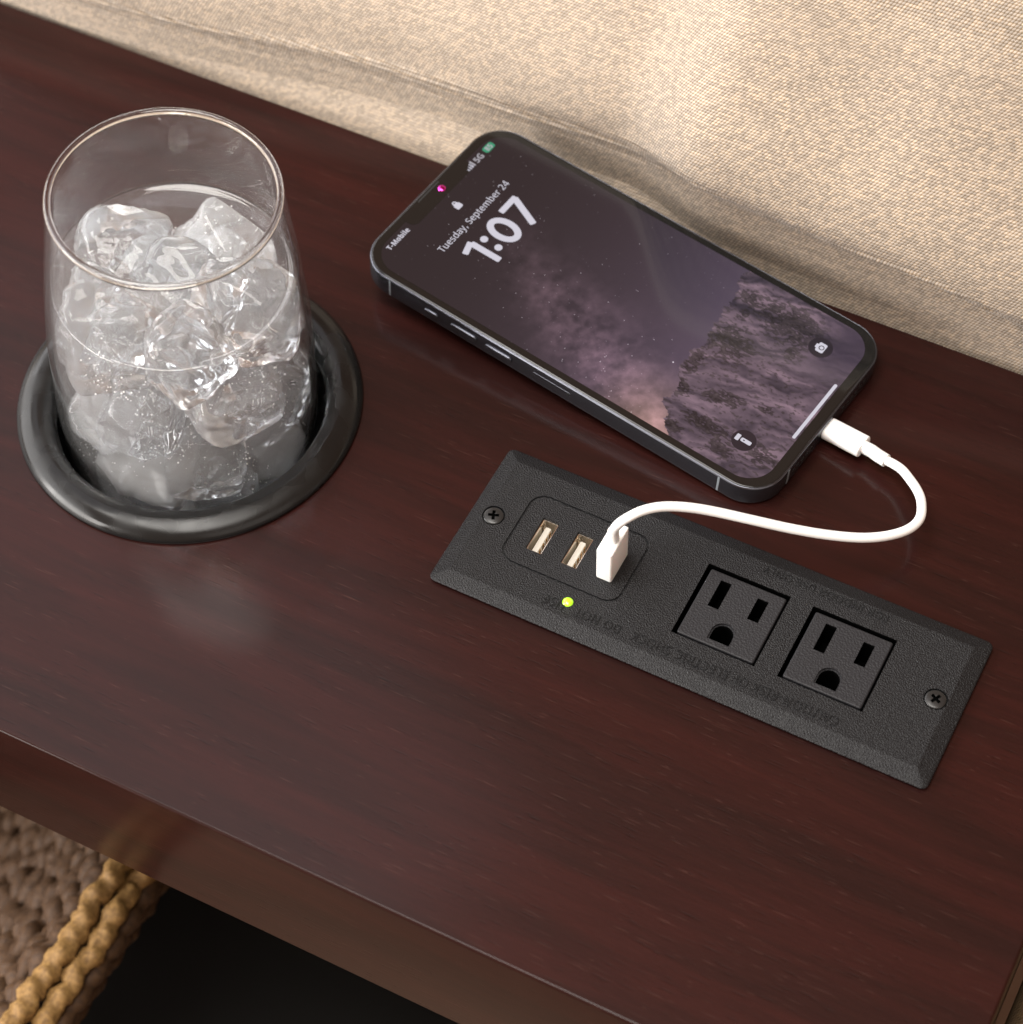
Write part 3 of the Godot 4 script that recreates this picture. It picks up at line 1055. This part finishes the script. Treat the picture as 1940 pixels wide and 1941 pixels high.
func build_glass() -> void:
	var pr := []
	for p in PROFILE.slice(5): pr.append(Vector2(p[1], p[0]) * MM)
	var inn := []
	for p in [[-32.4, 0.01], [-32.3, 15.0], [-32.0, 28.0], [-31.0, 33.0], [-28.5, 36.6]]: inn.append(Vector2(p[1], p[0]) * MM)
	for p in PROFILE.slice(5): inn.append(Vector2(p[1] - 1.75, p[0]) * MM)
	var rim := [Vector2(33.2, 96.0) * MM, Vector2(35.1, 96.0) * MM]
	for i in 9:
		var a := PI * i / 8.0
		rim.append(Vector2(34.1 + 1.1 * cos(a), 97.0 + 1.1 * sin(a)) * MM)
	rim.append(Vector2(33.2, 96.0) * MM)
	var n := noise(55, 1.0, 2)
	var wave := func(r: float, y: float, a: float, i: int) -> float:
		if r < 0.02: return r
		var inside := i > 900
		var k := smoothstep(0.098, 0.085, y)
		return r * (1.0 + k * (0.0022 * sin(a * 7.0 + y * 12.0 + (1.3 if inside else 0.0)) + 0.004 * n.get_noise_3d(cos(a) * 1.6, y * 22.0 + (9.0 if inside else 0.0), sin(a) * 1.6)))
	# lean of the glass in its holder
	var lo := Vector3(-0.1866, 0, -0.0010)
	var hi := Vector3(-0.1809, 0.0980, -0.0020)
	var ax := (hi - lo).normalized()
	var xx := Vector3.RIGHT - ax * ax.x
	xx = xx.normalized()
	var tf := Transform3D(Basis(xx, ax, xx.cross(ax)), lo)
	var g := thing("drinking_glass", "clear glass tumbler full of ice standing in the cup holder", "glass")
	g.transform = tf
	put("wall", lathe(pr, 128, wave), M.glass_wall, g)
	put("wall", lathe(inn, 128, wave), M.glass_wall, g)
	put("rim", lathe(rim, 128), M.clear_glass, g)
	var ft := []
	for p in [[-32.5, 0.01], [-38.0, 0.01]]: ft.append(Vector2(p[1], p[0]) * MM)
	for p in PROFILE.slice(1, 5): ft.append(Vector2(p[1], p[0]) * MM)
	for p in [[-30.3, 36.0], [-31.1, 33.0], [-32.1, 26.0], [-32.4, 15.0], [-32.5, 0.01]]: ft.append(Vector2(p[1], p[0]) * MM)
	put("foot", lathe(ft.slice(1), 96), M.clear_glass, g)
	var wp := [Vector2(0.01, -32.0) * MM]
	for p in [[-31.8, 26.0], [-30.8, 32.0], [-28.0, 35.6]]: wp.append(Vector2(p[1], p[0]) * MM)
	for p in PROFILE.slice(5, 13): wp.append(Vector2(p[1] - 2.0, p[0]) * MM)
	for p in [[60.0, 37.55], [62.2, 37.3], [61.0, 36.2], [60.4, 34.0], [60.2, 25.0], [60.2, 0.01]]: wp.append(Vector2(p[1], p[0]) * MM)
	var wt := put("water", lathe(wp, 96), M.water, self, tf)
	tag(wt, "clear water between the ice cubes in the tumbler", "water")
	build_ice(tf)
	# tiny air bubbles that hang in the ice and the water
	rng.seed = 31
	var ball := SphereMesh.new()
	ball.radius = 0.00018
	ball.height = 0.00036
	ball.radial_segments = 8
	ball.rings = 4
	var mm := MultiMesh.new()
	mm.transform_format = MultiMesh.TRANSFORM_3D
	mm.mesh = ball
	mm.instance_count = 2600
	var near := Vector3.ZERO
	for i in 2600:
		var y := rng.randf_range(-30.0, 58.0)
		var r := (wall(y) - 3.0) * pow(rng.randf(), 0.35)
		var a := rng.randf() * TAU
		if i % 45 == 0: near = Vector3(r * cos(a), y, r * sin(a))
		var at := near + Vector3(rng.randfn(), rng.randfn() * 0.7, rng.randfn()) * 4.0
		if Vector2(at.x, at.z).length() > wall(at.y) - 3.0 or at.y < -31: at = near
		mm.set_instance_transform(i, Transform3D(Basis().scaled(Vector3.ONE * (0.5 + 1.3 * pow(rng.randf(), 3.0))), at * MM))
	var bub := MultiMeshInstance3D.new()
	bub.name = "air_bubbles"
	bub.multimesh = mm
	bub.material_override = M.bubble
	add_child(bub)
	bub.transform = tf
	tag(bub, "tiny white air bubbles in the water of the tumbler", "bubbles", "", "stuff")


func ice_shape(s: int, place: Transform3D) -> ArrayMesh:
	var n := noise(200 + s, 1.0, 3)
	var rng := RandomNumberGenerator.new()
	rng.seed = 900 + s
	var e := rng.randf_range(3.6, 6.5)
	var dims := Vector3(rng.randf_range(0.95, 1.2), rng.randf_range(0.8, 1.0), rng.randf_range(0.9, 1.1))
	var cuts := []
	for c in 7:
		cuts.append([Vector3(rng.randfn(), rng.randfn(), rng.randfn()).normalized(), rng.randf_range(0.86, 1.10)])
	var dent := Vector3(rng.randf_range(-1, 1), rng.randf_range(-1, 1), rng.randf_range(-1, 1)).normalized()
	var st := begin()
	st.set_smooth_group(1)
	var U := 60
	var V := 34
	var rows := []
	for i in V + 1:
		var row := PackedVector3Array()
		for j in U:
			var th := PI * i / V - PI / 2
			var ph := TAU * j / U
			var d := Vector3(cos(th) * cos(ph), sin(th), -cos(th) * sin(ph))
			var r := pow(pow(absf(d.x), e) + pow(absf(d.y), e) + pow(absf(d.z), e), -1.0 / e)
			r *= 1.0 + 0.10 * n.get_noise_3dv(d * 0.9) + 0.05 * n.get_noise_3dv(d * 2.6) + 0.02 * n.get_noise_3dv(d * 7.0)
			for c in cuts:
				var along_cut: float = d.dot(c[0])
				if along_cut > 0.3: r = minf(r, c[1] / along_cut)
			r *= 1.0 - 0.22 * pow(maxf(0, d.dot(dent)), 6.0)
			var p := place * (d * r * dims)
			# held back by the wall and the foot of the glass
			p.y = maxf(p.y, -31.2 * MM)
			var lim := (wall(p.y / MM) - 2.5) * MM
			var flat := Vector2(p.x, p.z)
			if flat.length() > lim:
				flat = flat.normalized() * (lim - 0.0004 * (1.0 - lim / flat.length()))
				p = Vector3(flat.x, p.y, flat.y)
			row.append(p)
		rows.append(row)
	for i in V: band(st, rows[i], rows[i + 1])
	return finish(st)


func build_ice(tf: Transform3D) -> void:
	# settle spheres inside the tumbler
	rng.seed = 4
	var N := 25
	var pos := []
	var rad := []
	for i in N:
		rad.append(rng.randf_range(14.0, 18.0))
		pos.append(Vector3(rng.randf_range(-22, 22), lerpf(-20, 56, (i + 0.5) / N), rng.randf_range(-22, 22)))
	for it in 260:
		for i in N:
			var p: Vector3 = pos[i]
			p.y -= 0.10
			for j in N:
				if j == i: continue
				var d: Vector3 = p - pos[j]
				var want: float = (rad[i] + rad[j]) * 0.86
				var l := d.length()
				if l < want and l > 0.01: p += d / l * (want - l) * 0.35
			var w: float = wall(p.y) - 2.2 - rad[i] * 0.93
			var h := Vector2(p.x, p.z)
			if h.length() > w: h = h.normalized() * w
			p.x = h.x; p.z = h.y
			p.y = clampf(p.y, -31.5 + rad[i] * 0.9, 64.0 - rad[i] * 0.86)
			pos[i] = p
	var used := {}
	for i in N:
		var kind: int = ([1, 0, 1, 0, 0, 1, 0, 0] if pos[i].y > 2.0 else [2, 1, 2, 2, 1, 2, 2, 1])[(i * 5 + 3) % 8]
		var q := Basis.from_euler(Vector3(rng.randf() * TAU, rng.randf() * TAU, rng.randf() * TAU))
		var c := put("ice_cube", ice_shape(i, Transform3D(q.scaled(Vector3.ONE * rad[i] * 0.88 * MM), pos[i] * MM)), M["ice_%d" % kind], self, tf)
		# which layer it lies in and on which side of the glass, as the camera sees it
		var layer: String = "top" if pos[i].y > 36 else "upper middle" if pos[i].y > 18 else "middle" if pos[i].y > 2 else "lower middle" if pos[i].y > -12 else "bottom"
		var to_right: float = 0.89 * pos[i].x - 0.45 * pos[i].z
		var to_front: float = 0.45 * pos[i].x + 0.89 * pos[i].z
		var sides := ["right", "near right", "near", "near left", "left", "far left", "far", "far right"]
		var k := posmod(roundi(atan2(to_front, to_right) / (PI / 4)), 8)
		var where: String = "centre" if Vector2(to_right, to_front).length() < 7.0 else sides[k] + " side"
		if used.has(layer + where): where += ", " + ("higher one" if pos[i].y > used[layer + where] else "lower one")
		used[layer + where] = pos[i].y
		tag(c, "%s ice cube in %s layer at %s of the glass" % [["clear", "slightly cloudy", "cloudy white"][kind], layer, where], "ice cube", "ice cubes in the glass")


func build_basket() -> void:
	var t := thing("wicker_basket", "woven golden brown basket with a braided rim under the table", "basket")
	# rim at y = -0.16; right side runs along z
	var top := -0.165
	var W := 0.46
	var D := 0.46
	var c := Vector2(-0.183 - W / 2, 0.150)
	var rim := func(off: float, y: float) -> PackedVector3Array:
		var r := rrect(W + 2 * off, D + 2 * off, 0.05 + off, y, 14, c)
		var pts := []
		for p in r: pts.append(p)
		pts.append(r[0])
		var dense := PackedVector3Array()
		for i in pts.size() - 1:
			var a: Vector3 = pts[i]
			var b: Vector3 = pts[i + 1]
			var m := maxi(1, roundi(a.distance_to(b) / 0.0016))
			for k in m: dense.append(a.lerp(b, float(k) / m))
		return dense
	var fray := noise(81, 1.0, 3)
	for row in [[0.0, top, 0.0047, 0.0165, 0.0], [0.0082, top - 0.0035, 0.0044, 0.0180, 1.1]]:
		var path: PackedVector3Array = rim.call(row[0], row[1])
		var turns: float = path.size() * 0.0016 / row[3]
		var rr: float = row[2]
		var ph: float = row[4]
		for p in path.size():
			path[p] += Vector3(fray.get_noise_2d(p * 0.09, ph), fray.get_noise_2d(p * 0.07, 9.0 + ph), 0.0) * 0.0022
		var plies := func(s: float, a: float) -> float:
			var lump := 0.5 + 0.5 * sin(s * turns * 2.0 * TAU + 1.7 * fray.get_noise_2d(s * 210.0, ph))
			return rr * (0.62 + 0.26 * absf(cos(1.5 * a + s * turns * TAU)) + 0.24 * lump + 0.16 * fray.get_noise_3d(s * 900.0, cos(a) * 0.8, sin(a) * 0.8))
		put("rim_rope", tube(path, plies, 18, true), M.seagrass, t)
	for i in 34:
		# the bowl: each row a little lower and further in
		var y := top - 0.004 - i * 0.0072
		var off := -0.0055 - i * 0.0054
		var ph := PI / 2 * (i & 1)
		var path: PackedVector3Array = rim.call(off, y)
		for p in path.size():
			path[p] += Vector3(fray.get_noise_2d(p * 0.05, i * 3.0), fray.get_noise_2d(p * 0.06, i * 5.0 + 40.0), 0.0) * 0.0034
		var lumps := path.size() * 0.0016 / (0.0120 + 0.0012 * (i % 3))
		var weft := func(s: float, a: float) -> float:
			return 0.0046 * (0.42 + 0.62 * pow(absf(sin(s * lumps * PI + ph + 0.8 * fray.get_noise_2d(s * 140.0, i))), 0.8) + 0.20 * fray.get_noise_3d(s * 700.0, cos(a), sin(a) + i))
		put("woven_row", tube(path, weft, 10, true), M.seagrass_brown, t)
	for i in 3:
		var path: PackedVector3Array = rim.call(0.0105 - 0.002 * i, top - 0.011 - i * 0.0078)
		var turns2 := path.size() * 0.0016 / 0.0115
		var cuff := func(s: float, a: float) -> float:
			return 0.0048 * (0.62 + 0.38 * absf(sin(s * turns2 * PI + i * 1.5)) + 0.2 * fray.get_noise_3d(s * 700.0, cos(a), sin(a) + i + 50.0))
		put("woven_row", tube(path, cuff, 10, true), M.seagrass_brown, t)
	put("basket_floor", block(0.10, 0.01, 0.10, 0.003, Vector3(c.x, top - 0.285, c.y), 0.03), M.seagrass_brown, t)
